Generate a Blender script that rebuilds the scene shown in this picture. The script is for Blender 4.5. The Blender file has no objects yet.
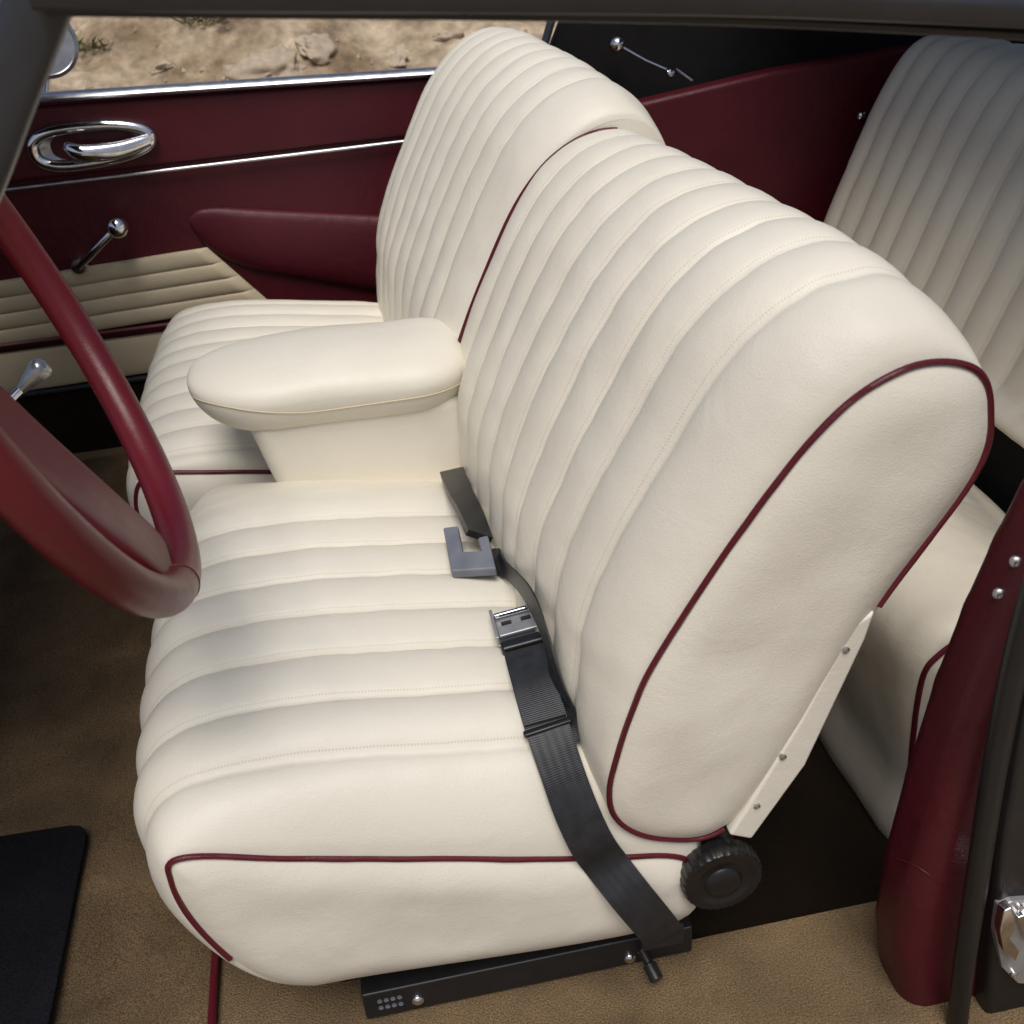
import bpy, bmesh, math, random
from mathutils import Vector, Matrix, noise
from mathutils.bvhtree import BVHTree
from mathutils.geometry import delaunay_2d_cdt
random.seed(7)
S = bpy.context.scene
COL = S.collection
V = Vector
# ------------------------------------------------------------------ camera
F = 1070.0
CP = V((0, 0, 1.2))
ax_r = V((0.981, -0.178, -0.0754)).normalized()
ax_u = V((0.158, 0.512, 0.844)); ax_u = (ax_u - ax_r*ax_u.dot(ax_r)).normalized()
ax_b = ax_r.cross(ax_u).normalized()
cd = bpy.data.cameras.new('camera'); co = bpy.data.objects.new('camera', cd); COL.objects.link(co)
cd.sensor_width = 36; cd.lens = 36*F/1024; cd.clip_end = 500; cd.clip_start = 0.02
cd.dof.use_dof = True; cd.dof.focus_distance = 1.35; cd.dof.aperture_fstop = 10
M = Matrix((ax_r, ax_u, ax_b)).transposed().to_4x4(); M.translation = CP
co.matrix_world = M
S.camera = co

def ray(px, py):
    return ax_r*((px-512)/F) + ax_u*((512-py)/F) - ax_b
def at(px, py, axis, val):
    d = ray(px, py); i = 'XYZ'.index(axis)
    return CP + d*((val-CP[i])/d[i])
def Y_(px, py, y): return at(px, py, 'Y', y)

# ------------------------------------------------------------------ materials
def newmat(name):
    m = bpy.data.materials.new(name); m.use_nodes = True
    nt = m.node_tree
    return m, nt, nt.nodes['Principled BSDF']
def N(nt, t, **kw):
    n = nt.nodes.new(t)
    for k, v in kw.items():
        if k in n.inputs: n.inputs[k].default_value = v
        else: setattr(n, k, v)
    return n
def L(nt, a, b): nt.links.new(a, b)
def math_(nt, op, a, b=None, c=None):
    n = nt.nodes.new('ShaderNodeMath'); n.operation = op
    for i, v in enumerate((a, b, c)):
        if v is None: continue
        if isinstance(v, (int, float)): n.inputs[i].default_value = v
        else: nt.links.new(v, n.inputs[i])
    return n.outputs[0]
def col_noise(nt, coord, scale, c1, c2, detail=3, lo=.35, hi=.65):
    n = N(nt, 'ShaderNodeTexNoise', Scale=scale, Detail=detail); L(nt, coord, n.inputs['Vector'])
    r = N(nt, 'ShaderNodeValToRGB'); r.color_ramp.elements[0].position = lo; r.color_ramp.elements[1].position = hi
    r.color_ramp.elements[0].color = (*c1, 1); r.color_ramp.elements[1].color = (*c2, 1)
    L(nt, n.outputs['Fac'], r.inputs['Fac'])
    return r.outputs['Color'], n
def leather(name, c1, c2, rough, stitch=None, spec=.36, grain=.16):
    m, nt, b = newmat(name)
    tc = N(nt, 'ShaderNodeTexCoord')
    col, _ = col_noise(nt, tc.outputs['Object'], 5, c1, c2, 4)
    vo = N(nt, 'ShaderNodeTexVoronoi', Scale=520.0); L(nt, tc.outputs['Object'], vo.inputs['Vector'])
    n2 = N(nt, 'ShaderNodeTexNoise', Scale=45.0, Detail=4.0); L(nt, tc.outputs['Object'], n2.inputs['Vector'])
    n5 = N(nt, 'ShaderNodeTexNoise', Scale=13.0, Detail=3.0, Distortion=1.2); L(nt, tc.outputs['Object'], n5.inputs['Vector'])
    h = math_(nt, 'ADD', vo.outputs['Distance'], math_(nt, 'MULTIPLY', n2.outputs['Fac'], 2.0))
    h = math_(nt, 'ADD', h, math_(nt, 'MULTIPLY', n5.outputs['Fac'], 6.0))
    if stitch:
        uv = N(nt, 'ShaderNodeUVMap'); sx = N(nt, 'ShaderNodeSeparateXYZ'); L(nt, uv.outputs['UV'], sx.inputs[0])
        f = math_(nt, 'FRACT', sx.outputs['X'])
        band = math_(nt, 'COMPARE', f, .080, .010)
        lim = math_(nt, 'COMPARE', sx.outputs['X'], stitch/2+.1, stitch/2+.15)
        dash = math_(nt, 'GREATER_THAN', math_(nt, 'FRACT', math_(nt, 'MULTIPLY', sx.outputs['Y'], 280.0)), .45)
        mk = math_(nt, 'MULTIPLY', math_(nt, 'MULTIPLY', band, lim), dash)
        mx = N(nt, 'ShaderNodeMix', data_type='RGBA'); L(nt, mk, mx.inputs[0]); L(nt, col, mx.inputs[6])
        mx.inputs[7].default_value = (c1[0]*.88, c1[1]*.86, c1[2]*.82, 1)
        col = mx.outputs[2]
    L(nt, col, b.inputs['Base Color'])
    bp = N(nt, 'ShaderNodeBump', Strength=grain, Distance=.0015); L(nt, h, bp.inputs['Height'])
    L(nt, bp.outputs['Normal'], b.inputs['Normal'])
    rr = N(nt, 'ShaderNodeMapRange'); L(nt, n2.outputs['Fac'], rr.inputs[0]); rr.inputs[3].default_value = rough-.06; rr.inputs[4].default_value = rough+.08
    L(nt, rr.outputs[0], b.inputs['Roughness'])
    b.inputs['Specular IOR Level'].default_value = spec
    return m
CR1, CR2 = (.725, .678, .572), (.765, .720, .614)
M_cream = leather('cream_leather', CR1, CR2, .43)
M_cream6 = leather('cream_leather_pleated_cushion', CR1, CR2, .43, 6)
M_cream7 = leather('cream_leather_pleated_far_back', CR1, CR2, .43, 7)
M_cream8 = leather('cream_leather_pleated_back', CR1, CR2, .43, 8)
M_cream9 = leather('cream_leather_pleated_far_cushion', CR1, CR2, .43, 9)
M_cream17 = leather('cream_leather_pleated_rear_shaded', (.69, .635, .52), (.73, .675, .56), .42, 15)  # front cream toned down, rear cabin shade put into the colour
M_creamr = leather('cream_leather_rear_shaded', (.66, .60, .49), (.70, .64, .53), .42)  # rear cushion copy of the cream, darkened for the shaded rear
M_tan = leather('tan_cream_leather', (.53, .445, .29), (.59, .50, .345), .45)
M_burg = leather('burgundy_leather', (.060, .0052, .0096), (.076, .0070, .0128), .42, None, .33, .2)
M_burgw = leather('burgundy_wheel_leather', (.110, .0070, .0125), (.132, .0095, .0165), .36, None, .42, .09)
M_pipe = leather('burgundy_piping', (.085, .0065, .013), (.10, .008, .016), .40)

def carpet(name, c1, c2, lo=.68, hi=1.22, sc=6.0, bump=.9, sheen=.06):
    m, nt, b = newmat(name)
    tc = N(nt, 'ShaderNodeTexCoord')
    col, n = col_noise(nt, tc.outputs['Object'], 460, c1, c2, 4, .34, .66)
    n3 = N(nt, 'ShaderNodeTexNoise', Scale=sc, Detail=6.0, Distortion=.6); L(nt, tc.outputs['Object'], n3.inputs['Vector'])
    mr = N(nt, 'ShaderNodeMapRange'); L(nt, n3.outputs['Fac'], mr.inputs[0]); mr.inputs[1].default_value = .3; mr.inputs[2].default_value = .7
    mr.inputs[3].default_value = lo; mr.inputs[4].default_value = hi
    mx = N(nt, 'ShaderNodeVectorMath', operation='SCALE'); L(nt, col, mx.inputs[0]); L(nt, mr.outputs[0], mx.inputs['Scale'])
    L(nt, mx.outputs[0], b.inputs['Base Color'])
    n2 = N(nt, 'ShaderNodeTexNoise', Scale=380.0, Detail=5.0); L(nt, tc.outputs['Object'], n2.inputs['Vector'])
    bp = N(nt, 'ShaderNodeBump', Strength=bump, Distance=.006); L(nt, n2.outputs['Fac'], bp.inputs['Height'])
    L(nt, bp.outputs['Normal'], b.inputs['Normal'])
    b.inputs['Roughness'].default_value = 1; b.inputs['Specular IOR Level'].default_value = .03
    b.inputs['Sheen Weight'].default_value = sheen
    return m
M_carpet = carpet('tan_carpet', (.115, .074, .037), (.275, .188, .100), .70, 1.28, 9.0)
M_carpetf = carpet('tan_carpet_shaded', (.070, .044, .021), (.200, .132, .068), .58, 1.45, 6.0)  # footwell shade is put into this darker copy of the tan carpet
M_carpetd = carpet('dark_carpet', (.014, .010, .007), (.022, .016, .011), .8, 1.2, 6.0, .25, 0)  # near-black colour carries the shade of the rear footwell
M_mat = carpet('black_mat', (.006, .006, .008), (.013, .013, .016), .8, 1.2, 6.0, .5, 0)

def plain(name, c, rough, metal=0, bump=None, spec=.5):
    m, nt, b = newmat(name)
    tc = N(nt, 'ShaderNodeTexCoord')
    col, n = col_noise(nt, tc.outputs['Object'], 30, tuple(x*.85 for x in c), tuple(min(1, x*1.12) for x in c), 4)
    L(nt, col, b.inputs['Base Color'])
    b.inputs['Metallic'].default_value = metal; b.inputs['Specular IOR Level'].default_value = spec
    n2 = N(nt, 'ShaderNodeTexNoise', Scale=60.0, Detail=5.0); L(nt, tc.outputs['Object'], n2.inputs['Vector'])
    rr = N(nt, 'ShaderNodeMapRange'); L(nt, n2.outputs['Fac'], rr.inputs[0]); rr.inputs[3].default_value = max(.02, rough-.08); rr.inputs[4].default_value = rough+.08
    L(nt, rr.outputs[0], b.inputs['Roughness'])
    if bump:
        n3 = N(nt, 'ShaderNodeTexNoise', Scale=bump[0], Detail=3.0); L(nt, tc.outputs['Object'], n3.inputs['Vector'])
        bp = N(nt, 'ShaderNodeBump', Strength=bump[1], Distance=.002); L(nt, n3.outputs['Fac'], bp.inputs['Height'])
        L(nt, bp.outputs['Normal'], b.inputs['Normal'])
    return m
M_chrome = plain('chrome', (.78, .78, .80), .10, 1)
M_steel = plain('brushed_steel', (.58, .58, .59), .34, 1)
M_nickel = plain('worn_nickel', (.40, .40, .395), .36, .55)
M_cup = plain('polished_nickel', (.36, .36, .37), .20, .55)
M_black = plain('black_plastic', (.012, .012, .013), .35)
M_gloss = plain('recliner_black_plastic', (.010, .010, .011), .30)
M_blackm = plain('black_painted_steel', (.014, .014, .016), .42, 0, (90, .15))
M_rubber = plain('black_rubber', (.007, .0075, .009), .42, 0, (40, .2))
M_frame = plain('dark_grey_frame', (.030, .032, .038), .30)
M_cloth = plain('black_soft_top_cloth', (.009, .008, .009), .9, 0, (400, .5), .2)
M_grey = plain('grey_plastic', (.17, .18, .21), .4)
M_greyk = plain('grey_metal_knob', (.34, .35, .36), .25, .8)
def webbing():
    m, nt, b = newmat('black_webbing')
    tc = N(nt, 'ShaderNodeTexCoord')
    uv = N(nt, 'ShaderNodeUVMap'); sx = N(nt, 'ShaderNodeSeparateXYZ'); L(nt, uv.outputs['UV'], sx.inputs[0])
    w1 = math_(nt, 'SINE', math_(nt, 'MULTIPLY', sx.outputs['X'], 31.4))
    w2 = math_(nt, 'SINE', math_(nt, 'MULTIPLY', sx.outputs['Y'], 2600.0))
    h = math_(nt, 'ADD', math_(nt, 'MULTIPLY', w1, .35), math_(nt, 'MULTIPLY', w2, .5))
    bp = N(nt, 'ShaderNodeBump', Strength=.35, Distance=.0006); L(nt, h, bp.inputs['Height']); L(nt, bp.outputs['Normal'], b.inputs['Normal'])
    col, n = col_noise(nt, tc.outputs['Object'], 60, (.010, .011, .013), (.020, .021, .025))
    L(nt, col, b.inputs['Base Color']); b.inputs['Roughness'].default_value = .45
    return m
M_web = webbing()
def dirt():
    m, nt, b = newmat('dry_dirt')
    tc = N(nt, 'ShaderNodeTexCoord')
    c1, n = col_noise(nt, tc.outputs['Object'], 3.4, (.27, .195, .12), (.58, .48, .35), 8, .36, .64)
    c2, n2 = col_noise(nt, tc.outputs['Object'], 16, (.58, .55, .51), (1.1, 1.06, 1.02), 7, .32, .68)
    mx = N(nt, 'ShaderNodeMix', data_type='RGBA', blend_type='MULTIPLY'); mx.inputs[0].default_value = 1
    L(nt, c1, mx.inputs[6]); L(nt, c2, mx.inputs[7]); L(nt, mx.outputs[2], b.inputs['Base Color'])
    bp = N(nt, 'ShaderNodeBump', Strength=.7, Distance=.05); L(nt, n2.outputs['Fac'], bp.inputs['Height']); L(nt, bp.outputs['Normal'], b.inputs['Normal'])
    b.inputs['Roughness'].default_value = 1
    return m
M_dirt = dirt()
M_rock = plain('pale_rock', (.43, .345, .25), .9, 0, (25, .8))
M_weed = plain('weed_leaf', (.20, .20, .085), .6)

# ------------------------------------------------------------------ mesh helpers
ORG = {}
def tag(o, label=None, cat=None, group=None, kind=None):
    if label: o['label'] = label
    if cat: o['category'] = cat
    if group: o['group'] = group
    if kind: o['kind'] = kind
    return o
def empty(name, loc, label, cat, group=None):
    o = bpy.data.objects.new(name, None); COL.objects.link(o); o.location = loc; o.empty_display_size = .05
    ORG[o] = V(loc); return tag(o, label, cat, group)
class MB:
    def __init__(s): s.v = []; s.f = []; s.uv = {}
    def add(s, vs, fs, uvs=None):
        b = len(s.v); s.v += [V(p) for p in vs]
        for f in fs: s.f.append(tuple(i+b for i in f))
        if uvs:
            for i, u in enumerate(uvs): s.uv[b+i] = u
        return s
    def build(s, name, m, parent=None, loc=None, sharp=45, wn=False):
        o0 = ORG.get(parent, V((0, 0, 0))) if parent else (V(loc) if loc is not None else V((0, 0, 0)))
        me = bpy.data.meshes.new(name)
        me.from_pydata([tuple(p-o0) for p in s.v], [], s.f); me.update()
        bm = bmesh.new(); bm.from_mesh(me); bmesh.ops.recalc_face_normals(bm, faces=bm.faces[:])
        bm.to_mesh(me); bm.free()
        if s.uv:
            ul = me.uv_layers.new(name='UVMap')
            for lp in me.loops: ul.data[lp.index].uv = s.uv.get(lp.vertex_index, (-9, 0))
        for p in me.polygons: p.use_smooth = True
        me.set_sharp_from_angle(angle=math.radians(sharp))
        me.materials.append(m)
        o = bpy.data.objects.new(name, me); COL.objects.link(o)
        if parent: o.parent = parent
        else: o.location = o0
        ORG[o] = o0
        if wn:
            md = o.modifiers.new('wn', 'WEIGHTED_NORMAL'); md.keep_sharp = True
        return o
def catmull(pts, n=8, closed=False):
    pts = [V(p) for p in pts]; out = []; k = len(pts)
    segs = k if closed else k-1
    for i in range(segs):
        if closed: p0, p1, p2, p3 = pts[(i-1) % k], pts[i], pts[(i+1) % k], pts[(i+2) % k]
        else: p0, p1, p2, p3 = pts[max(i-1, 0)], pts[i], pts[i+1], pts[min(i+2, k-1)]
        for j in range(n):
            t = j/n
            out.append(.5*((2*p1)+(p2-p0)*t+(2*p0-5*p1+4*p2-p3)*t*t+(3*p1-p0-3*p2+p3)*t**3))
    if not closed: out.append(pts[-1])
    return out
def tube(mb, pts, r, seg=10, closed=False, flat=None):
    n = len(pts); rs = r if isinstance(r, (list, tuple)) else [r]*n
    T = []
    for i in range(n):
        a = pts[(i-1) % n] if (closed or i > 0) else pts[i]; b = pts[(i+1) % n] if (closed or i < n-1) else pts[i]
        T.append((b-a).normalized())
    u = T[0].orthogonal().normalized(); vs = []
    for i in range(n):
        if flat: u = flat[0]
        u = (u - T[i]*u.dot(T[i])).normalized(); w = T[i].cross(u)
        for k in range(seg):
            a = 2*math.pi*k/seg
            q = flat[1] if flat else 1
            ca, sa = math.cos(a), math.sin(a)
            if flat and len(flat) > 2:
                ca = math.copysign(abs(ca)**flat[2], ca); sa = math.copysign(abs(sa)**flat[2], sa)
            qq = q[i] if isinstance(q, list) else q
            vs.append(pts[i] + u*ca*rs[i]*qq + w*sa*rs[i])
    fs = []
    for i in range(n if closed else n-1):
        j = (i+1) % n
        for k in range(seg): fs.append((i*seg+k, i*seg+(k+1) % seg, j*seg+(k+1) % seg, j*seg+k))
    if not closed:
        fs.append(tuple(range(seg))); fs.append(tuple((n-1)*seg+k for k in range(seg)))
    return mb.add(vs, fs)
def lathe(mb, c, axis, prof, seg=32, flute=None):
    axis = V(axis).normalized(); u = axis.orthogonal().normalized(); w = axis.cross(u); vs = []
    for (rad, h) in prof:
        for k in range(seg):
            a = 2*math.pi*k/seg; rr = rad
            if flute and rad > flute[2]: rr = rad*(1+flute[1]*math.cos(flute[0]*a))
            vs.append(V(c)+axis*h+u*rr*math.cos(a)+w*rr*math.sin(a))
    fs = []
    for i in range(len(prof)-1):
        for k in range(seg): fs.append((i*seg+k, i*seg+(k+1) % seg, (i+1)*seg+(k+1) % seg, (i+1)*seg+k))
    fs.append(tuple(range(seg))); fs.append(tuple((len(prof)-1)*seg+k for k in range(seg)))
    return mb.add(vs, fs)
def prism(mb, poly, ext, bevel=.004, seg=3):
    bm = bmesh.new()
    a = [bm.verts.new(p) for p in poly]; b = [bm.verts.new(V(p)+V(ext)) for p in poly]; n = len(a)
    bm.faces.new(a); bm.faces.new(b[::-1])
    for i in range(n): bm.faces.new((a[i], b[i], b[(i+1) % n], a[(i+1) % n]))
    bmesh.ops.recalc_face_normals(bm, faces=bm.faces[:])
    if bevel: bmesh.ops.bevel(bm, geom=bm.edges[:], offset=bevel, segments=seg, affect='EDGES', profile=.5, clamp_overlap=True)
    bm.verts.index_update()
    mb.add([v.co.copy() for v in bm.verts], [tuple(v.index for v in f.verts) for f in bm.faces]); bm.free()
    return mb
def box(mb, c, ax, ay, az, sx, sy, sz, bevel=.003, seg=3):
    ax, ay, az = V(ax), V(ay), V(az); c = V(c)
    p = [c - az*sz/2 + ax*sx/2*i + ay*sy/2*j for i, j in ((-1, -1), (1, -1), (1, 1), (-1, 1))]
    return prism(mb, p, az*sz, bevel, seg)
def abox(mb, lo, hi, bevel=.004, seg=3):
    lo, hi = V(lo), V(hi); c = (lo+hi)/2; d = hi-lo
    return box(mb, c, (1, 0, 0), (0, 1, 0), (0, 0, 1), d.x, d.y, d.z, bevel, seg)
def screw(parent, c, axis, r, m=None, name='screw'):
    mb = MB(); lathe(mb, c, axis, [(r, -.002), (r, .001), (r*.85, r*.35), (r*.45, r*.55), (r*.3, r*.5), (.0005, r*.45)], 18)
    return mb.build(name, m or M_chrome, parent)
def sm(t): t = max(0, min(1, t)); return t*t*(3-2*t)

# ------------------------------------------------------------------ upholstered shells
def seg_dist(x, z, loop):
    best = 1e9; n = len(loop)
    for i in range(n):
        ax, az = loop[i]; bx, bz_ = loop[(i+1) % n]
        dx, dz = bx-ax, bz_-az; l = dx*dx+dz*dz
        t = 0 if l < 1e-12 else max(0, min(1, ((x-ax)*dx+(z-az)*dz)/l))
        d = (x-ax-t*dx)**2+(z-az-t*dz)**2
        if d < best: best = d
    return math.sqrt(best)
def inside(x, z, loop):
    c = False; n = len(loop); j = n-1
    for i in range(n):
        xi, zi = loop[i]; xj, zj = loop[j]
        if (zi > z) != (zj > z) and x < (xj-xi)*(z-zi)/(zj-zi)+xi: c = not c
        j = i
    return c
def shell(pipe, crown, y0, y1, ew0, ew1, ys, ye, n, amp, con, coff, dx=0, bulge=(.016, .016), seed=0, sub=9, dy=.004, dome=.01, wr=1.0, skew=0, near_full=0, far_full=0, tilt=0, pexp=.52):
    P0 = catmull([V((x+dx, 0, z)) for x, z in pipe], sub, True)
    C = catmull([V((x+dx, 0, z)) for x, z in crown], sub, True)
    PN = [a.lerp(b, near_full) for a, b in zip(P0, C)]
    PF = [a.lerp(b, far_full) for a, b in zip(P0, C)]
    K = len(C); nor = []; arc = [0]
    for i in range(K):
        t = (C[(i+1) % K]-C[i-1]).normalized(); nor.append(V((-t.z, 0, t.x)))
        if i: arc.append(arc[-1]+(C[i]-C[i-1]).length)
    cnt = int(round((y1-y0)/dy)); ysamp = [y0+(y1-y0)*i/cnt for i in range(cnt+1)]
    extra = [y0+.0012, y0+.0026, y1-.0012, y1-.0026]
    ysamp = sorted(ysamp+extra)
    vs = []; uvs = []; pitch = (ye-ys)/n
    mid = (y0+y1)/2; hw = (y1-y0)/2
    def sk(y, z): return -(skew+tilt*max(0, z-.36))*(y-y0)/(y1-y0)
    for y in ysamp:
        w0 = min(1, max(0, (y-y0)/ew0)); w1 = min(1, max(0, (y1-y)/ew1))
        g0 = math.sqrt(max(0, 1-(1-w0)**2)); g1 = math.sqrt(max(0, 1-(1-w1)**2)); g = min(g0, g1)
        P = PN if y < mid else PF
        f = (y-ys)/pitch
        fr = f-math.floor(f)
        if 0 <= f <= n: b = (max(0, 1-abs(2*fr-1)**2.0))**pexp
        else:
            d = (-f if f < 0 else f-n); b = min(1, math.sqrt(max(0, 1-max(0, 1-d*1.7)**2)))
        groove = amp*(b-1)
        dm = dome*(1-((y-mid)/hw)**2)*min(1, g)
        for i in range(K):
            p = P[i].lerp(C[i], g); p.y = y
            c = i/sub
            pw = sm((c-con)/1.0)*sm((coff-c)/1.6)
            q = V((p.x*8+seed*7.3, y*8, p.z*8))
            nz = noise.noise(q)*.0024*wr + noise.noise(q*3.3)*.0011*wr
            pk = noise.noise(V((arc[i]*34+seed, math.floor(f+.5)*3.7, 2.2)))*.0020*wr*math.exp(-((min(fr, 1-fr))/.2)**2)*pw
            wob = noise.noise(V((arc[i]*7+seed, math.floor(f)*5.1, 9.1)))*.0012*pw*b
            p += nor[i]*(groove*pw + dm + nz*min(1, g*1.3) + pk + wob)
            p.x += sk(y, p.z)
            vs.append(p); uvs.append((f if (pw > .12) else -9, arc[i]))
    R = len(ysamp); fs = []
    for a in range(R-1):
        for i in range(K): fs.append((a*K+i, a*K+(i+1) % K, (a+1)*K+(i+1) % K, (a+1)*K+i))
    mb = MB(); mb.add(vs, fs, uvs)
    loops = []
    for yy, sg, bl, P in ((y0, -1, bulge[0], PN), (y1, 1, bulge[1], PF)):
        lp2 = [(p.x, p.z) for p in P]
        pts = [V(q) for q in lp2]
        x0, x1 = min(q[0] for q in lp2), max(q[0] for q in lp2); z0, z1 = min(q[1] for q in lp2), max(q[1] for q in lp2)
        st = .0095; iz = 0; z = z0
        while z < z1:
            x = x0+(st/2 if iz % 2 else 0)
            while x < x1:
                if inside(x, z, lp2) and seg_dist(x, z, lp2) > .0045: pts.append(V((x, z)))
                x += st
            z += st*.866; iz += 1
        res = delaunay_2d_cdt(pts, [(i, (i+1) % K) for i in range(K)], [], 1, 1e-6)
        cv = []
        for q in res[0]:
            d = seg_dist(q.x, q.y, lp2)
            u = min(1, d/.05)
            nn = V((q.x*8+seed*3, q.y*8, sg*4.0))
            cv.append(V((q.x+sk(yy, q.y), yy+sg*(bl*(1-(1-u)**2.6)+(noise.noise(nn)*.0045+noise.noise(nn*2.6)*.0018)*sm(u)), q.y)))
        mb.add(cv, [tuple(f) for f in res[2]], [(-9, 0)]*len(cv))
        loops.append([V((p.x+sk(yy, p.z), yy, p.z)) for p in P])
    return mb, loops
def offset_loop(lp, d, dy):
    n = len(lp); out = []
    for i in range(n):
        t = (lp[(i+1) % n]-lp[i-1]).normalized(); out.append(lp[i]+V((-t.z, 0, t.x))*d+V((0, dy, 0)))
    return out
def piping(lp, parent, r=.0034, d=.001, dy=0, a=None, b=None):
    q = offset_loop(lp, d, dy); mb = MB()
    if a is None: tube(mb, q, r, 8, True)
    else:
        n = len(q); idx = list(range(a, b+1)); tube(mb, [q[i % n]+V((0, noise.noise(q[i % n]*22)*.0012, noise.noise(q[i % n]*15)*.0012)) for i in idx], r, 8)
    return mb.build('piping', M_pipe, parent)

CU_P = [(-.10, .128), (-.18, .136), (-.230, .182), (-.264, .265), (-.274, .34), (-.255, .370), (-.147, .337), (0, .295), (.133, .256), (.25, .226), (.275, .185), (.24, .108)]
CU_C = [(-.10, .122), (-.20, .130), (-.268, .18), (-.309, .275), (-.308, .36), (-.258, .413), (-.15, .423), (0, .405), (.133, .382), (.25, .35), (.29, .31), (.26, .105)]
BK_P = [(.235, .262), (.19, .30), (.181, .356), (.205, .45), (.2335, .52), (.309, .645), (.387, .75), (.4556, .79), (.515, .782), (.54, .74), (.5356, .668), (.4576, .534), (.36, .33), (.30, .255)]
BK_C = [(.23, .24), (.185, .28), (.165, .36), (.172, .46), (.188, .54), (.250, .665), (.327, .785), (.405, .845), (.48, .850), (.535, .79), (.545, .69), (.48, .54), (.38, .33), (.30, .24)]

bvhs = []
def bvh_of(mb): return BVHTree.FromPolygons([tuple(v) for v in mb.v], mb.f)
# ---- driver seat
ds = empty('front_seat', (0.0, 1.12, 0), 'near cream pleated front seat with black recliner knob, nearest the camera', 'car seat')
cmb, cl = shell(CU_P, CU_C, .776, 1.51, .10, .20, .838, 1.285, 6, .0170, 2.6, 10.3, seed=1, bulge=(.013, .012), dome=.022)
cush = cmb.build('cushion', M_cream6, ds, None, 100); bvhs.append(bvh_of(cmb))
piping(cl[0], cush, .0033, .001, -.001, 21, 93)
piping(cl[1], cush, .0033, .001, .001, 21, 93)
bmb, bl = shell(BK_P, BK_C, .776, 1.50, .125, .05, .862, 1.445, 8, .0145, .6, 9.0, seed=2, skew=.05, far_full=.86, bulge=(.013, .002), tilt=.055)
back = bmb.build('backrest', M_cream8, ds, None, 100); bvhs.append(bvh_of(bmb))
piping(bl[0], back, .0033, .001, -.001, 116, 116+126-17)
piping(bl[1], back, .0036, .003, .000, 0, 70)
mb = MB()
poly = [Y_(x, y, .768) for x, y in ((876, 612), (866, 640), (806, 766), (752, 840), (729, 836), (745, 812), (800, 722), (852, 626))]
prism(mb, poly, (0, .022, 0), .004)
hp = mb.build('hinge_cover', M_cream, ds, wn=True)
for x, y in ((846, 650), (783, 757), (757, 806)):
    screw(hp, Y_(x, y, .767), (0, -1, 0), .0038, M_steel)
mb = MB(); kc = Y_(720, 874, .765)
lathe(mb, kc, (0, -1, 0), [(.030, -.05), (.032, -.014), (.044, -.012), (.0465, -.008), (.0465, .008), (.0445, .012), (.032, .013), (.030, .0115), (.022, .0115), (.020, .014), (.017, .0155), (.001, .0155)], 120, (30, .014, .038))
mb.build('recliner_knob', M_gloss, ds)
mb = MB(); abox(mb, (-.125, .806, .004), (.285, .835, .052), .003)
rail = mb.build('seat_rail', M_blackm, ds, wn=True)
for x in (418, 630):
    screw(rail, Y_(x, 1000 if x < 500 else 958, .805), (0, -1, 0), .008)
for k in range(4):
    for zz in (.036, .023):
        mb = MB(); lathe(mb, V((-.105+.008*k, .8058, zz)), (0, -1, 0), [(.0032, 0), (.0032, .0008), (.002, .0003), (.0005, .0003)], 10); mb.build('stamped_hole', M_grey, rail)
mb = MB(); a = Y_(642, 950, .80); b2 = Y_(657, 980, .765)
tube(mb, [a, a.lerp(b2, .45), a.lerp(b2, .5), b2], [.006, .006, .0085, .0085], 14); mb.build('release_lever', M_black, ds)
mb = MB(); abox(mb, (-.16, .86, .004), (.24, 1.42, .16), .01); mb.build('pedestal', M_cloth, ds)

# ---- passenger seat
PX = -.105
ps = empty('front_seat', (PX, 1.92, 0), 'far cream pleated front seat with a padded armrest, beside the burgundy door', 'car seat')
mb, lp = shell(CU_P, CU_C, 1.555, 2.31, .055, .12, 1.58, 2.20, 9, .014, 2.6, 10.3, dx=PX, seed=4, dome=.014, near_full=.5)
pc = mb.build('cushion', M_cream9, ps, None, 100); bvhs.append(bvh_of(mb))
piping(lp[0], pc, .0036, .001, -.001, 18, 93); piping(lp[1], pc, .0036, .001, .001, 18, 93)
def zs(L_): return [(x+(.012*(z-.36) if z > .36 else 0), .36+(z-.36)*1.085 if z > .36 else z) for x, z in L_]
mb, lp = shell(zs(BK_P), zs(BK_C), 1.506, 2.33, .11, .15, 1.625, 2.20, 7, .0145, .6, 9.0, dx=-.070, seed=5, near_full=.45, bulge=(.002, .014), skew=.053)
pbk = mb.build('backrest', M_cream7, ps, None, 100)
piping(lp[1], pbk, .0036, .001, .001)
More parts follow.
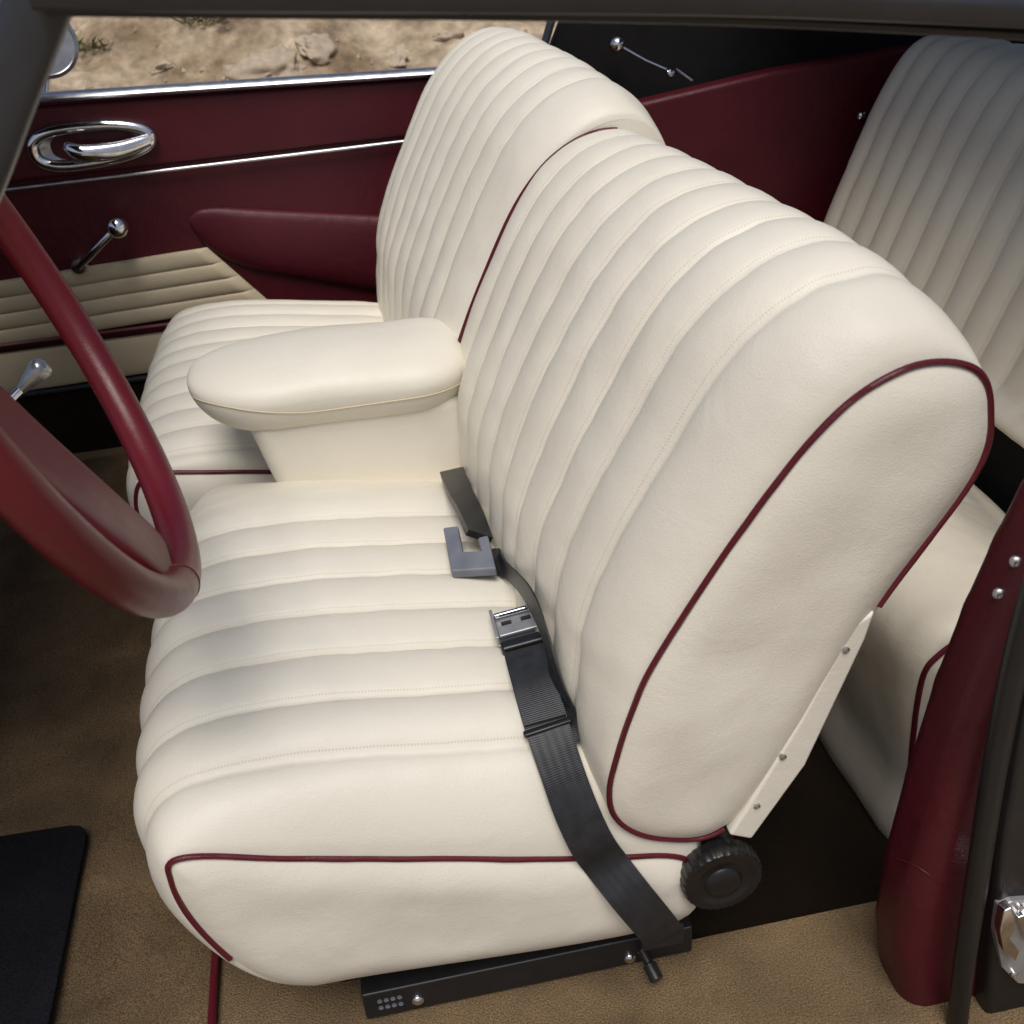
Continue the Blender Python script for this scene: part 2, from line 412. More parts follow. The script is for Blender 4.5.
def armrest_pad():
    mb = MB(); vs = []; NX = 64; NS = 64
    x0, x1 = -.264, .145
    for i in range(NX+1):
        t = .5-.5*math.cos(math.pi*i/NX); x = x0+(x1-x0)*t
        e = math.sqrt(max(0, 1-(1-min(1, t/.32))**2)); e2 = math.sqrt(max(0, 1-(1-min(1, (1-t)/.20))**2))
        zt = .560+.034*e - .008*t - .026*(1-e2); zb = .552-.072*e**1.2 - .008*t + .036*(1-e2)
        yc = 1.525; hw = .114*(.06+.94*e**.85)*(.5+.5*e2)
        zm = zb+(zt-zb)*.58
        for k in range(NS):
            a = 2*math.pi*k/NS; ca, sa = math.cos(a), math.sin(a)
            px = math.copysign(abs(ca)**(.80 if sa > 0 else .66), ca); pz = math.copysign(abs(sa)**(.92 if sa > 0 else .76), sa)
            hh = max(.001, (zt-zm) if sa > 0 else (zm-zb))
            p = V((x, yc+hw*px*(1 if sa > 0 else 1-.10*abs(pz)), zm+hh*pz))
            p.z += noise.noise(V((p.x*9, p.y*9, p.z*9)))*.005
            vs.append(p)
    fs = []
    for i in range(NX):
        for k in range(NS): fs.append((i*NS+k, i*NS+(k+1) % NS, (i+1)*NS+(k+1) % NS, (i+1)*NS+k))
    fs.append(tuple(range(NS))); fs.append(tuple(NX*NS+k for k in range(NS)))
    return mb.add(vs, fs)
amb = armrest_pad(); apad = amb.build('armrest', M_cream, ps)
ab = bvh_of(amb)
mb = MB()
prism(mb, [V((-.19, 1.432, .52)), V((.13, 1.432, .52)), V((.17, 1.432, .33)), V((-.155, 1.432, .36))], (0, .17, 0), .03, 8)
mb.build('armrest_base', M_cream, apad, wn=True)
st = []
for i in range(60):
    x = -.254+.387*i/59; h = ab.ray_cast(V((x, 1.2, .553-.026*sm((i-2)/26))), V((0, 1, 0)))
    if h[0]: st.append(h[0]+V((0, -.0001, 0)))
mb = MB(); tube(mb, st, .0014, 6); mb.build('seam', M_tan, apad)

# ------------------------------------------------------------------ seat belts
def hit(px, py, off=.003, bl_=None):
    d = ray(px, py).normalized(); best = None
    for b in (bl_ or bvhs):
        h = b.ray_cast(CP, d)
        if h[0] is not None and (best is None or h[3] < best[2]):
            n = h[1]
            if n.dot(d) > 0: n = -n
            best = (h[0], n, h[3])
    if best is None: return at(px, py, 'Y', .9), V((0, -1, 0))
    return best[0]+best[1]*off, best[1]
def hitc(px, py, off):
    p, n = hit(px, py, 0, [bvhs[0]]); n = V((-.12, -.12, 1)).normalized()
    return p+n*off, n
def ribbon(mb, P, NN, w, th=.0022, sub=8):
    C = catmull(P, sub); n4 = catmull(NN, sub)
    vs = []; uv = []; n = len(C); s = 0
    for i in range(n):
        t = (C[min(i+1, n-1)]-C[max(i-1, 0)]).normalized(); nn = n4[i].normalized(); b = t.cross(nn).normalized(); nn = b.cross(t).normalized()
        if i: s += (C[i]-C[i-1]).length
        for k in range(7):
            q = (k/6-.5); vs.append(C[i]+b*w*q+nn*th); uv.append((k/6, s))
        for k in range(7):
            q = (k/6-.5); vs.append(C[i]-b*w*q); uv.append((k/6, s))
    fs = []
    for i in range(n-1):
        for k in range(14): fs.append((i*14+k, i*14+(k+1) % 14, (i+1)*14+(k+1) % 14, (i+1)*14+k))
    fs.append(tuple(range(14))); fs.append(tuple((n-1)*14+k for k in range(14)))
    return mb.add(vs, fs, uv)
def frame_at(px, py, px2, py2, off):
    p, n = hitc(px, py, off); q, n2 = hitc(px2, py2, off)
    t = (q-p); t = (t-n*t.dot(n)).normalized(); b = n.cross(t).normalized()
    return p, t, b, n
hp_, hn_ = zip(*([hitc(x, y, .014) for x, y in ((527, 660), (537, 695), (548, 732))]+[hit(x, y, .009) for x, y in ((559, 770), (573, 806), (589, 838))]))
P = list(hp_)+[Y_(607, 865, .768), Y_(632, 897, .746), Y_(652, 921, .742), Y_(664, 936, .744)]
NN = list(hn_)+[V((-.25, -.8, .6)), V((-.05, -1, .22)), V((0, -1, .1)), V((0, -1, .05))]
anchor = P[-1]
sb = empty('seat_belt', tuple(anchor), 'black lap belt with chrome buckle running from the floor rail over the near seat cushion', 'seat belt')
mb = MB(); ribbon(mb, P, NN, .048); web = mb.build('webbing', M_web, sb)
mb = MB(); ribbon(mb, [p+n*.004 for p, n in zip(P[:3], NN[:3])], NN[:3], .046, .003); mb.build('folded_end', M_web, sb)
p, t, b, n = frame_at(550, 738, 561, 770, .019)
mb = MB(); box(mb, p, t, b, n, .008, .054, .005, .002); mb.build('slider', M_black, sb)
p, t, b, n = frame_at(521, 640, 532, 676, .020)
mb = MB(); box(mb, p-t*.004, t, b, n, .050, .056, .004, .0015); bk = mb.build('buckle', M_nickel, sb, wn=True)
for q in (-1, 1):
    mb = MB(); box(mb, p-t*.004+b*q*.0265+n*.008, t, b, n, .048, .004, .014, .0012); mb.build('cheek', M_nickel, bk, wn=True)
mb = MB(); box(mb, p+t*.011+n*.013, t, b, n, .016, .048, .004, .0015); mb.build('press_plate', M_nickel, bk, wn=True)
mb = MB(); box(mb, p-t*.006+n*.0025, t, b, n, .018, .036, .0015, .0005); mb.build('buckle_opening', M_black, bk, wn=True)
mb = MB(); box(mb, p-t*.022+n*.008, t, b, n, .005, .048, .006, .0015); mb.build('cross_bar', M_chrome, bk, wn=True)
mb = MB(); box(mb, p-t*.008+n*.006, t, b, n, .012, .012, .004, .0015); mb.build('latch_tongue', M_nickel, bk, wn=True)
mb = MB(); box(mb, p+t*.030+n*.005, t, b, n, .016, .052, .014, .004); mb.build('buckle_end', M_black, bk, wn=True)
mb = MB(); box(mb, anchor+V((0, .006, -.010)), (1, 0, 0), (0, 0, 1), (0, 1, 0), .05, .03, .006, .002); mb.build('anchor', M_blackm, sb, wn=True)

p, n = hitc(470, 556, .014)
sb2 = empty('seat_belt', tuple(p), 'short black belt half with grey U shaped catch in the near seat crease', 'seat belt')
def on_plane(px, py):
    d = ray(px, py); return CP+d*((p-CP).dot(n)/d.dot(n))
mb = MB()
prism(mb, [on_plane(*q) for q in ((445, 535), (460, 533), (465, 559), (483, 558), (478, 541), (489, 540), (498, 576), (453, 579))], n*.014, .003, 4)
mb.build('catch', M_grey, sb2, wn=True)
hp_, hn_ = zip(*[hit(x, y, .008) for x, y in ((484, 556), (513, 568), (538, 598), (555, 640), (566, 690), (573, 742))])
mb = MB(); ribbon(mb, list(hp_), list(hn_), .030); mb.build('webbing', M_web, sb2)
q = [hit(452, 484, .014), hit(457, 506, .024), hit(466, 530, .030), hit(475, 556, .030)]
mb = MB(); ribbon(mb, [a[0] for a in q], [(a[1]+V((-.3+.28*i, -.5, .2))).normalized() for i, a in enumerate(q)], .036, .009); mb.build('sleeve', M_black, sb2)

# ------------------------------------------------------------------ steering wheel (circle fitted to where the rim is seen)
R = .262
TG = [(0, 231), (45, 272), (92, 345), (132, 425), (160, 490), (177, 545), (181, 582), (160, 597), (122, 590), (66, 542), (16, 478)]
def wframe(psi, al):
    a1 = V((-math.sin(psi), math.cos(psi), 0)); a2 = V((-math.sin(al), 0, math.cos(al))); a2 = (a2-a1*a2.dot(a1)).normalized()
    return a1, a2
def wcost(pr):
    cx, cy, dep, ps_, al_ = pr
    a1, a2 = wframe(ps_, al_); c = CP+ray(cx, cy)*dep; pts = []
    for k in range(72):
        th = 2*math.pi*k/72; q = c+a1*(R*math.cos(th))+a2*(R*math.sin(th))-CP
        d = -q.dot(ax_b)
        if d < .1: return 1e9
        pts.append((512+F*q.dot(ax_r)/d, 512-F*q.dot(ax_u)/d))
    s = 0
    for tx, ty in TG: s += min((tx-x)**2+(ty-y)**2 for x, y in pts)
    s += 40*max(0, abs(ps_-.12)-.2)**2*1e3 + 40*max(0, .17-al_)**2*1e4 + 40*max(0, al_-.75)**2*1e4 + max(0, .85-dep)**2*1e6+max(0, dep-1.2)**2*1e6
    return s
rng = random.Random(3)
best = [0, 330, .95, .2, .38]; bc = wcost(best); sg = [20, 20, .06, .08, .10]
for it in range(1500):
    f = .15+.85*(1-it/1500)
    tr = [v+rng.gauss(0, s*f)*(1 if rng.random() < .6 else 0) for v, s in zip(best, sg)]
    c = wcost(tr)
    if c < bc: best, bc = tr, c
e1, e2 = wframe(best[3], best[4]); en = e1.cross(e2); C = CP+ray(best[0], best[1])*best[2]
sw = empty('steering_wheel', tuple(C), 'burgundy leather single spoke steering wheel in front of the near seat', 'steering wheel')
KS = R/.29
def W(a, b, c=0): return C+(e1*a+e2*b+en*c)*KS
mb = MB(); tube(mb, [C+e1*(R*math.cos(2*math.pi*k/120))+e2*(R*math.sin(2*math.pi*k/120)) for k in range(120)], .0176, 20, True)
rim = mb.build('rim', M_burgw, sw)
th0 = math.atan2(-.93, -.36)
mb = MB(); c0 = C+e1*(R*math.cos(th0))+e2*(R*math.sin(th0)); r1 = (c0-C).normalized()
tube(mb, [c0+(r1*math.cos(2*math.pi*k/28)+en*math.sin(2*math.pi*k/28))*.0177 for k in range(28)], .0007, 6, True); mb.build('rim_seam', M_burg, rim)
mb = MB()
path = catmull([W(-.012, .10, -.080), W(-.034, .0, -.060), W(-.056, -.10, -.040), W(-.069, -.18, -.022), W(-.074, -.225, -.011), W(-.074, -.258, -.005)], 10)
nP = len(path)
tube(mb, path, [.0085-.0015*(i/(nP-1))**3 for i in range(nP)], 32, False, (V(e1*.95-e2*.31), [7.8-1.6*(i/(nP-1))**2 for i in range(nP)], .45)); spk = mb.build('spoke', M_burgw, sw)
mb = MB(); lathe(mb, W(-.03, .12, -.32), en, [(.035, 0), (.04, .10), (.045, .15), (.05, .18), (.04, .21), (.001, .22)], 32); mb.build('hub', M_black, sw)
lev = empty('column_lever', tuple(Y_(-60, 470, 1.2)), 'slim chrome column lever with a grey knob seen through the steering wheel', 'lever')
mb = MB(); a = Y_(-60, 470, 1.2); b2 = Y_(22, 388, 1.30); tube(mb, catmull([a, a.lerp(b2, .5), b2], 6), .005, 10); mb.build('stem', M_chrome, lev)
mb = MB(); ax = (Y_(46, 362, 1.31)-b2).normalized()
lathe(mb, b2, ax, [(.004, -.01), (.007, 0), (.010, .012), (.013, .026), (.014, .034), (.012, .040), (.006, .043), (.001, .044)], 24); mb.build('knob', M_greyk, lev)

# ------------------------------------------------------------------ far door
DY = 2.50
door = empty('passenger_door', (-.3, DY, 0), 'far burgundy passenger door with chrome handle, winder and cream pleated lower panel', 'door')
def dpoly(pts, y): return [Y_(px, py, y) for px, py in pts]
zl = Y_(40, 100, DY).z; zr = Y_(440, 74, DY).z
xl, xr = Y_(40, 100, DY).x, Y_(440, 74, DY).x
def bz(x): return zl+(zr-zl)*(x-xl)/(xr-xl)
mb = MB()
prism(mb, [V((-1.1, DY, .02)), V((.62, DY, .02)), V((.62, DY, bz(.62))), V((-1.1, DY, bz(-1.1)))], (0, .07, 0), .012)
mb.build('door_panel', M_burg, door, wn=True)
mb = MB(); prism(mb, dpoly([(-40, 112), (440, 78), (470, 130), (-40, 190)], DY-.012), (0, .03, 0), .011, 4); mb.build('upper_pad', M_burg, door, wn=True)
mb = MB(); tube(mb, [V((x, DY-.008, bz(x)+.006)) for x in (-1.1, -.5, 0, .62)], .010, 10, False, (V((0, 1, 0)), 2.2)); mb.build('window_sill', M_steel, door)
mb = MB(); tube(mb, [Y_(px, 190.5-.121*px, DY-.016) for px in (-60, 18, 150, 300, 430)], .0045, 10); mb.build('chrome_strip', M_steel, door)
mb = MB(); vs = []; NX = 30; NS = 24
for i in range(NX+1):
    t = i/NX; px = 190+(440-190)*t
    e = math.sqrt(1-(1-min(1, t*5))**2)
    top = 218-14*e+13*t; bot = 226+34*e*.75+10*min(1, t*4)+42*t
    p1 = Y_(px, top, DY); p2 = Y_(px, bot, DY); c = (p1+p2)/2; hh = (p1.z-p2.z)/2; dep = .008+.016*math.sin(min(1, t*3)*math.pi/2)
    for k in range(NS):
        a = 2*math.pi*k/NS; ca, sa = math.cos(a), math.sin(a)
        vs.append(V((c.x, DY-dep*math.copysign(abs(ca)**.8, ca), c.z+hh*math.copysign(abs(sa)**.8, sa))))
fs = []
for i in range(NX):
    for k in range(NS): fs.append((i*NS+k, i*NS+(k+1) % NS, (i+1)*NS+(k+1) % NS, (i+1)*NS+k))
fs += [tuple(range(NS)), tuple(NX*NS+k for k in range(NS))]
mb.add(vs, fs); mb.build('door_armrest', M_burg, door)
def quadpanel(TL, TR, BR, BL, y, rows, amp, th=.012):
    a, b, c, d = [Y_(*q, y) for q in (TL, TR, BR, BL)]; mb = MB(); NU, NV = 60, 64; vs = []
    for j in range(NV+1):
        v = j/NV
        for i in range(NU+1):
            u = i/NU
            p = a.lerp(b, u).lerp(d.lerp(c, u), v)
            fr = (v*rows) % 1.0; bb = math.sqrt(max(0, 1-(2*fr-1)**2)) if 0 < v < 1 else 0
            ed = min(1, min(u, 1-u)*30)
            p.y = y-th*min(1, ed)*(1 if 0 < v < 1 else 0) + amp*(bb-1)*-1*ed*(0 if v in (0, 1) else 1) + noise.noise(V((p.x*14, p.z*14, 0)))*.002
            vs.append(p)
    fs = [(j*(NU+1)+i, j*(NU+1)+i+1, (j+1)*(NU+1)+i+1, (j+1)*(NU+1)+i) for j in range(NV) for i in range(NU)]
    return mb.add(vs, fs)
quadpanel((-70, 292), (207, 247), (270, 302), (-70, 356), DY-.004, 4, .006, .014).build('pleated_panel', M_tan, door)
mb = MB(); tube(mb, [Y_(px, 346-.128*px, DY-.02) for px in (-70, 0, 100, 260)], .005, 8); mb.build('piping', M_pipe, door)
quadpanel((-70, 362), (270, 318), (280, 352), (-70, 404), DY-.006, 1, .006, .014).build('lower_panel', M_tan, door)
mb = MB(); tube(mb, [Y_(px, 398-.14*px, DY-.012) for px in (-70, 0, 100, 300)], .007, 8); mb.build('kick_strip', M_frame, door)
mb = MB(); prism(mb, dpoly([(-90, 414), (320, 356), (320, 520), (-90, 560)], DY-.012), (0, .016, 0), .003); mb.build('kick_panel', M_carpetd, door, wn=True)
hc = Y_(93, 144, DY-.018); du = (Y_(155, 136, DY-.018)-hc).normalized(); dv = V((0, -1, 0)).cross(du).normalized()
if dv.z < 0: dv = -dv
mb = MB()
def ov(a, rx, rz, y): return hc+du*rx*math.copysign(abs(math.cos(a))**.8, math.cos(a))+dv*rz*math.copysign(abs(math.sin(a))**.8, math.sin(a))*(1-.22*math.cos(a))+V((0, y, 0))
tube(mb, [ov(2*math.pi*k/60, .122, .037, -.003) for k in range(60)], .0130, 12, True)
hd = mb.build('door_handle', M_chrome, door)
mb = MB(); vs = []; fs = []
prof = ((1, -.008), (.92, -.002), (.80, .005), (.5, .010), (.02, .011))
for j, (sc, yy) in enumerate(prof):
    for k in range(60): vs.append(ov(2*math.pi*k/60, .120*sc, .038*sc, yy))
for j in range(4):
    for k in range(60): fs.append((j*60+k, j*60+(k+1) % 60, (j+1)*60+(k+1) % 60, (j+1)*60+k))
mb.add(vs, fs); mb.build('handle_cup', M_cup, hd)
mb = MB(); lpts = catmull([hc+du*.118-dv*.004+V((0, -.012, 0)), hc+du*.06-dv*.012+V((0, -.028, 0)), hc-du*.00-dv*.010+V((0, -.040, 0)), hc-du*.030-dv*.002+V((0, -.042, 0)), hc-du*.048+dv*.008+V((0, -.030, 0))], 8)
tube(mb, lpts, [.007+.009*math.sin(math.pi*min(1, .15+.8*i/(len(lpts)-1))) for i in range(len(lpts))], 14, False, (V(dv), 1.2))
mb.build('lever', M_chrome, hd)
wb = Y_(80, 264, DY-.01); wk = Y_(117, 228, DY-.06)
mb = MB(); lathe(mb, wb, (0, -1, 0), [(.020, -.01), (.020, .012), (.016, .022), (.001, .024)], 24)
tube(mb, catmull([wb+V((0, -.02, 0)), wb.lerp(wk, .5)+V((0, -.012, 0)), wk+V((0, .015, 0))], 6), .0085, 12)
wd = mb.build('window_winder', M_chrome, door)
mb = MB(); lathe(mb, wk+V((0, .018, 0)), (.1, -1, .1), [(.008, -.004), (.012, 0), (.021, .010), (.024, .022), (.021, .034), (.012, .042), (.001, .044)], 24); mb.build('winder_knob', M_chrome, wd)
mc = Y_(44, 44, 2.78)
mb = MB(); lathe(mb, mc, (.35, -.9, .1), [(.001, -.035), (.035, -.030), (.065, -.012), (.074, .0), (.074, .006), (.066, .008), (.064, .004), (.001, .004)], 40); wm = mb.build('wing_mirror', M_steel, door)
mb = MB(); tube(mb, catmull([mc+V((-.01, 0, -.06)), mc+V((-.05, -.06, -.16)), V((mc.x-.09, DY+.08, bz(mc.x)-.02))], 6), .009, 10); mb.build('mirror_stem', M_chrome, wm)

# ------------------------------------------------------------------ rear seat
rsx = empty('rear_seat', (1.1, 1.55, -.12), 'shaded cream pleated rear bench seat behind the front seats', 'seat')
RB_C = [(1.02, .33), (1.03, .38), (1.085, .54), (1.15, .70), (1.21, .785), (1.28, .80), (1.33, .77), (1.36, .6), (1.30, .33)]
RB_P = [(1.05, .33), (1.06, .38), (1.115, .53), (1.18, .68), (1.23, .75), (1.28, .765), (1.32, .74), (1.34, .6), (1.29, .33)]
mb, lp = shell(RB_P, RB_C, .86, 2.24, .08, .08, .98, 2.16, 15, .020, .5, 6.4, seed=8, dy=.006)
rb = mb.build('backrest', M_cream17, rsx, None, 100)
RC_C = [(.69, -.16), (.668, .0), (.655, .18), (.675, .25), (.74, .28), (.84, .265), (.96, .20), (1.02, .14), (1.04, -.16)]
RC_P = [(.70, -.16), (.680, .0), (.672, .18), (.692, .235), (.75, .262), (.84, .25), (.96, .18), (1.00, .12), (1.02, -.16)]
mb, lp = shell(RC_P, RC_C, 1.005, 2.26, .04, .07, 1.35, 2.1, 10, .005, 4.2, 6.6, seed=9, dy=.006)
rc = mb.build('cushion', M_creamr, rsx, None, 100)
piping(lp[0], rc, .0042, .001, -.001, 5, 45)

# ------------------------------------------------------------------ car body
body = empty('body_shell', (.6, .7, -.12), 'dark car body framing the open doorway, with burgundy padded pillar and black soft top', 'car body')
PY = .765
mb = MB()
prism(mb, dpoly([(1110, 320), (1046, 415), (1008, 478), (981, 532), (952, 598), (924, 672), (896, 765), (874, 850), (866, 905), (874, 965), (912, 1060), (960, 1120), (1100, 1120), (1140, 700)], PY), (0, -.09, 0), .036, 8)
pil = mb.build('pillar_trim', M_burg, body, wn=True)
pbv = bvh_of(mb)
def onpil(x, y, o=.0):
    d = ray(x, y).normalized(); h = pbv.ray_cast(CP, d)
    return (h[0]+h[1]*o, h[1]) if h[0] else (Y_(x, y, PY-.09), V((0, -1, 0)))
for x, y in ((1000, 594), (1017, 562)):
    q, nn = onpil(x, y, .001); screw(pil, q, (-.3, -.9, .1), .0060, M_steel)
mb = MB(); tube(mb, catmull([onpil(x, y, .0002)[0] for x, y in ((896, 858), (908, 862), (920, 868), (932, 877), (944, 887))], 6), .0012, 6); mb.build('trim_seam', M_burg, pil)
mb = MB(); tube(mb, catmull(dpoly([(1089, 430), (1047, 550), (1017, 655), (995, 765), (977, 880), (962, 980), (952, 1080)], .645), 8), .0115, 12); mb.build('door_seal', M_rubber, body)
mb = MB(); prism(mb, dpoly([(1110, 500), (1060, 600), (1025, 700), (1000, 850), (980, 1080), (1200, 1080), (1200, 500)], .65), (0, .05, 0), .008); mb.build('pillar_shut_face', M_rubber, body, wn=True)
mb = MB(); prism(mb, dpoly([(1000, 908), (1012, 902), (1040, 900), (1040, 985), (1018, 984), (1002, 968), (996, 935)], .643), (0, .012, 0), .002)
stk = mb.build('striker', M_nickel, body, wn=True)
mb = MB(); prism(mb, dpoly([(1004, 912), (1012, 908), (1018, 926), (1010, 940), (1020, 952), (1016, 962), (1004, 952), (1000, 932)], .632), (0, .012, 0), .0018); mb.build('striker_hook', M_chrome, stk, wn=True)
mb = MB(); prism(mb, dpoly([(1018, 918), (1036, 912), (1040, 930), (1026, 942)], .636), (0, .010, 0), .0015); mb.build('striker_wedge', M_chrome, stk, wn=True)
for x, y in ((1020, 908), (1014, 974), (1030, 955)): screw(stk, Y_(x, y, .641), (0, -1, 0), .0042, M_chrome)
mb = MB(); wp = catmull(dpoly([(-96, 330), (-34, 195), (4, 95), (36, 10), (62, -60)], .64), 8)
tube(mb, wp, .011, 16, False, (V((1, 0, .3)), 1.5, .55)); mb.build('windscreen_pillar', M_frame, body)
mb = MB(); wp = catmull(dpoly([(-75, 310), (-16, 190), (22, 95), (57, 5), (81, -60)], .655), 8); tube(mb, wp, .008, 8); mb.build('pillar_seal', M_rubber, body)
mb = MB(); tube(mb, catmull(dpoly([(30, -10), (200, -7), (560, -4), (800, 1), (1100, 15)], .62), 8), .007, 16, False, (V((0, -.4, 1)), 1.2, .5)); mb.build('roof_rail', M_frame, body)
mb = MB(); tube(mb, catmull(dpoly([(50, 7), (200, 9), (560, 13), (800, 20), (1100, 37)], .632), 8), .0045, 8, False, (V((0, 1, 0)), 2.0, .7)); mb.build('roof_seal', M_rubber, body)
def roof(name, x0, x1, drop):
    mb = MB(); NXr, NYr = 20, 24; vs = []
    for lay in (0, 1):
        for j in range(NYr+1):
            for i in range(NXr+1):
                x = x0+(x1-x0)*i/NXr; y = .63+1.84*j/NYr; v = (y-.63)/1.84
                vs.append(V((x, y, 1.165+.10*math.sin(math.pi*v)-drop(x)+.012*lay)))
    n1 = (NXr+1)*(NYr+1); fs = []
    for lay in (0, 1):
        fs += [(lay*n1+j*(NXr+1)+i, lay*n1+j*(NXr+1)+i+1, lay*n1+(j+1)*(NXr+1)+i+1, lay*n1+(j+1)*(NXr+1)+i) for j in range(NYr) for i in range(NXr)]
    mb.add(vs, fs); return mb.build(name, M_cloth, body)
roof('soft_top_shade_section', .88, 1.70, lambda x: .06*sm((x-1.1)/.6))  # unseen rear roof section, its front edge set to shade the rear seat
roof('front_shade_roof', -1.05, -.50, lambda x: 0)  # unseen roof panel added to darken the front footwell
mb = MB(); prism(mb, dpoly([(560, 125), (640, 103), (770, 72), (912, 46), (1100, 20), (1100, 420), (560, 420)], 2.32), (0, .05, 0), .012, 4); qt = mb.build('quarter_trim', M_burg, body, wn=True)
screw(qt, Y_(862, 116, 2.318), (0, -1, 0), .010, M_chrome, 'button')
mb = MB(); prism(mb, dpoly([(550, 52), (566, 10), (575, -60), (1200, -60), (1200, 300), (540, 300)], 2.42), (0, .04, 0), .01); stp = mb.build('soft_top', M_cloth, body, wn=True)
mb = MB(); tube(mb, dpoly([(540, 60), (553, 15), (563, -60)], 2.41), .009, 8); mb.build('window_post', M_frame, body)
mb = MB(); a = Y_(617, 44, 2.36); lathe(mb, a, (0, -1, .2), [(.001, -.022), (.010, -.018), (.016, -.008), (.017, 0), (.014, .010), (.006, .016), (.001, .017)], 20)
tube(mb, [a, Y_(645, 60, 2.37), Y_(672, 72, 2.38)], .003, 8); b2 = Y_(670, 73, 2.37); lathe(mb, b2, (0, -1, .2), [(.001, -.012), (.008, -.01), (.010, 0), (.007, .008), (.001, .01)], 16)
tube(mb, [Y_(676, 68, 2.36), Y_(692, 80, 2.36)], .004, 8)
mb.build('roof_latch', M_chrome, stp)
mb = MB(); abox(mb, (-1.25, .70, .32), (-.84, 2.18, .74), .03, 4); mb.build('shade_dashboard', M_burg, body, wn=True)  # unseen dashboard block, added and lowered to keep light off the toe area
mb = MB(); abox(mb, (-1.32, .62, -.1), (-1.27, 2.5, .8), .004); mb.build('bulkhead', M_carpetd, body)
mb = MB(); abox(mb, (1.42, .62, -.13), (1.46, 2.45, .78), .004); mb.build('rear_bulkhead', M_cloth, body)
mb = MB(); abox(mb, (1.05, .80, -.13), (1.10, 2.30, .30), .004); mb.build('rear_gap_shade', M_cloth, body)  # black sheet standing in for the shadow below the rear backrest

# ------------------------------------------------------------------ floor
mb = MB()
def sheet(mb, a, b, c, d): mb.add([a, b, c, d], [(0, 1, 2, 3)])
sheet(mb, (-1.3, .5, 0), (.29, .5, 0), (.29, 2.56, 0), (-1.3, 2.56, 0))
sheet(mb, (.29, .5, 0), (1.6, .5, 0), (1.6, .825, 0), (.29, .825, 0))
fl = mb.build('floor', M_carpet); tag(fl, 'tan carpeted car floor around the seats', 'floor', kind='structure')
mb = MB()
sheet(mb, (.29, .825, -.002), (1.6, .825, -.002), (1.6, .825, -.13), (.29, .825, -.13))
sheet(mb, (.29, .825, -.002), (.29, 2.56, -.002), (.29, 2.56, -.13), (.29, .825, -.13))
sheet(mb, (.29, .825, -.13), (1.6, .825, -.13), (1.6, 2.56, -.13), (.29, 2.56, -.13))
fw = mb.build('rear_footwell', M_carpetd); tag(fw, 'rear footwell carpet coloured dark for shade, between front and rear seats', 'floor', kind='structure')
cm = empty('carpet_mat', (-.7, 1.5, .004), 'front carpet coloured darker for shade, with a burgundy bound edge beside the near seat', 'carpet')
mb = MB(); NX, NY = 60, 90; vs = []
for j in range(NY+1):
    for i in range(NX+1):
        x = -1.25+(.94)*i/NX; y = .52+1.92*j/NY
        z = .010+noise.noise(V((x*6, y*6, 0)))*.008
        if i in (0, NX) or j in (0, NY): z = .004
        vs.append(V((x, y, z)))
mb.add(vs, [(j*(NX+1)+i, j*(NX+1)+i+1, (j+1)*(NX+1)+i+1, (j+1)*(NX+1)+i) for j in range(NY) for i in range(NX)])
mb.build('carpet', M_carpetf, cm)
mb = MB(); tube(mb, catmull([V((-.306, .52, .012)), V((-.308, .8, .013)), V((-.312, 1.0, .012)), V((-.31, 2.4, .012))], 10), .0055, 8); mb.build('binding', M_pipe, cm)
mb = MB(); a = [(-1.0, .70), (-.505, .70), (-.505, 1.165), (-.508, 1.182), (-.518, 1.195), (-.535, 1.20), (-1.0, 1.22)]
prism(mb, [V((x, y, .021)) for x, y in a], (0, 0, .008), .003); hm = mb.build('floor_mat', M_mat, None, (-.75, .95, .021), wn=True)
tag(hm, 'black rubber backed floor mat lying on the front carpet below the steering wheel', 'floor mat')

# ------------------------------------------------------------------ outside ground
def gz(x, y):
    q = V((x*1.3, y*1.3, 5))
    rg = noise.ridged_multi_fractal(q, .9, 2.1, 5, 1.0, 2.0) if y > 2.6 else 0
    return -.45+2.3*sm((y-3.0)/5.5)+(noise.noise(V((x*.5, y*.5, 3)))*.22+noise.noise(V((x*1.7, y*1.7, 1)))*.10+noise.noise(V((x*5, y*5, 1)))*.035+rg*.05)*sm((y-2.7)/1.0)
xs = [-150, -80, -40, -20, -10]+[-6+.06*i for i in range(220)]+[10, 20, 40, 80, 150]
ysm = [-150, -80, -40, -20, -10, -4, 0, 2]+[2.7+.06*i for i in range(117)]+[10.5, 12, 15, 20, 40, 80, 150]
mb = MB(); mb.add([V((x, y, gz(x, y))) for y in ysm for x in xs], [(j*len(xs)+i, j*len(xs)+i+1, (j+1)*len(xs)+i+1, (j+1)*len(xs)+i) for j in range(len(ysm)-1) for i in range(len(xs)-1)])
g = mb.build('ground', M_dirt); tag(g, 'dry tan dirt bank outside the far window', 'ground', kind='structure')
def rock_mesh(seed, r):
    bm = bmesh.new(); bmesh.ops.create_icosphere(bm, subdivisions=4, radius=1)
    for v in bm.verts:
        d = 1+.5*noise.noise(v.co*1.3+V((seed*5, 0, 0)))+.22*noise.noise(v.co*3.4+V((0, seed*3, 0)))+.07*noise.noise(v.co*9)
        v.co = V((v.co.x*d*1.3, v.co.y*d, v.co.z*d*.5))*r
    bm.verts.index_update(); mb = MB(); mb.add([v.co.copy() for v in bm.verts], [tuple(v.index for v in f.verts) for f in bm.faces]); bm.free(); return mb
def ground_pt(px, py):
    d = ray(px, py); t = 2.6
    while t < 12:
        p = CP+d*t
        if p.z <= gz(p.x, p.y): return p
        t += .02
    return CP+d*6
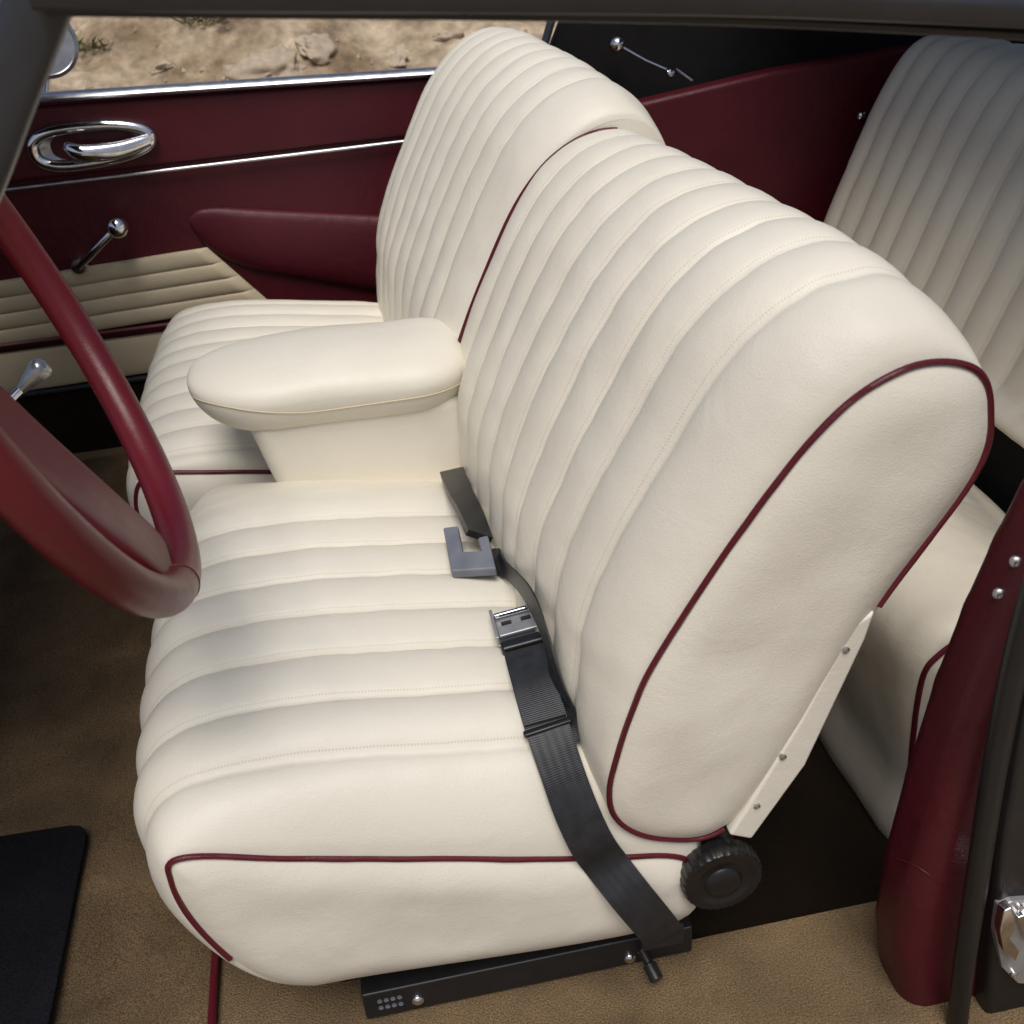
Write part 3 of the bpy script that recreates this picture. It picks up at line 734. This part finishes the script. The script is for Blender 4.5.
for k, (px, py, r) in enumerate(((270, 62, .13), (318, 44, .10), (450, 36, .06), (165, 66, .05), (395, 60, .05))):
    p = ground_pt(px, py)
    o = rock_mesh(k, r).build('rock', M_rock, None, (0, 0, 0), 60); o.location = p-V((0, 0, r*.20)); o.rotation_euler = (.4, 0, k*1.3)
    tag(o, 'pale weathered stone half buried in the dirt bank outside the far window', 'rock', 'stones on the dirt bank')
mb = MB()
for k in range(2600):
    x = random.uniform(-4, 2.5); y = random.uniform(3.2, 8); r = random.uniform(.005, .026)
    p = V((x, y, gz(x, y))); a = random.uniform(0, 6.28)
    q = [V((math.cos(a+i*2.09)*r*random.uniform(.7, 1.3), math.sin(a+i*2.09)*r*random.uniform(.7, 1.3), -r*.3)) for i in range(3)]
    mb.add([p+q[0], p+q[1], p+q[2], p+V((r*random.uniform(-.5, .5), r*random.uniform(-.5, .5), r*.7)), p-V((0, 0, r))], [(0, 1, 3), (1, 2, 3), (2, 0, 3), (0, 4, 1), (1, 4, 2), (2, 4, 0)])
o = mb.build('gravel', M_rock, None, None, 20); tag(o, 'loose gravel scattered over the dirt bank', 'gravel', kind='stuff')
for k, (px, py, lab) in enumerate(((92, 50, 'small dry weed on the dirt bank nearest the windscreen pillar'), (205, 24, 'small dry weed on the dirt bank above the door handle'))):
    p = ground_pt(px, py); mb = MB()
    for i in range(70):
        a = random.uniform(0, 6.28); ln = random.uniform(.04, .12); w = ln*.05; d = V((math.cos(a), math.sin(a), random.uniform(.3, 1.4))).normalized(); s = d.cross(V((0, 0, 1))).normalized()
        c = p+V((random.uniform(-.08, .08), random.uniform(-.08, .08), 0))
        mb.add([c-s*w*.3, c+s*w*.3, c+d*ln*.6+s*w, c+d*ln-V((0, 0, ln*.15)), c+d*ln*.6-s*w], [(0, 1, 2, 3, 4)])
    o = mb.build('weed', M_weed, None, tuple(p)); tag(o, lab, 'plant')

# ------------------------------------------------------------------ light
w = bpy.data.worlds.new('World'); S.world = w; w.use_nodes = True
nt = w.node_tree; bg = nt.nodes['Background']; sk_ = nt.nodes.new('ShaderNodeTexSky'); sk_.sky_type = 'NISHITA'; sk_.sun_disc = False
sd = V((-.10, -.43, .90)).normalized()
el = math.asin(sd.z); az = math.atan2(sd.x, sd.y)
sk_.sun_elevation = el; sk_.sun_rotation = az; sk_.dust_density = 3.0; sk_.air_density = .9
nt.links.new(sk_.outputs[0], bg.inputs[0]); bg.inputs[1].default_value = .080
sl = bpy.data.lights.new('sun', 'SUN'); sl.energy = 2.45; sl.angle = math.radians(32); sl.color = (1, .97, .93)
so = bpy.data.objects.new('sun', sl); COL.objects.link(so); so.rotation_euler = (-sd).to_track_quat('-Z', 'Y').to_euler()
S.view_settings.view_transform = 'Standard'; S.view_settings.look = 'None'; S.view_settings.exposure = 0
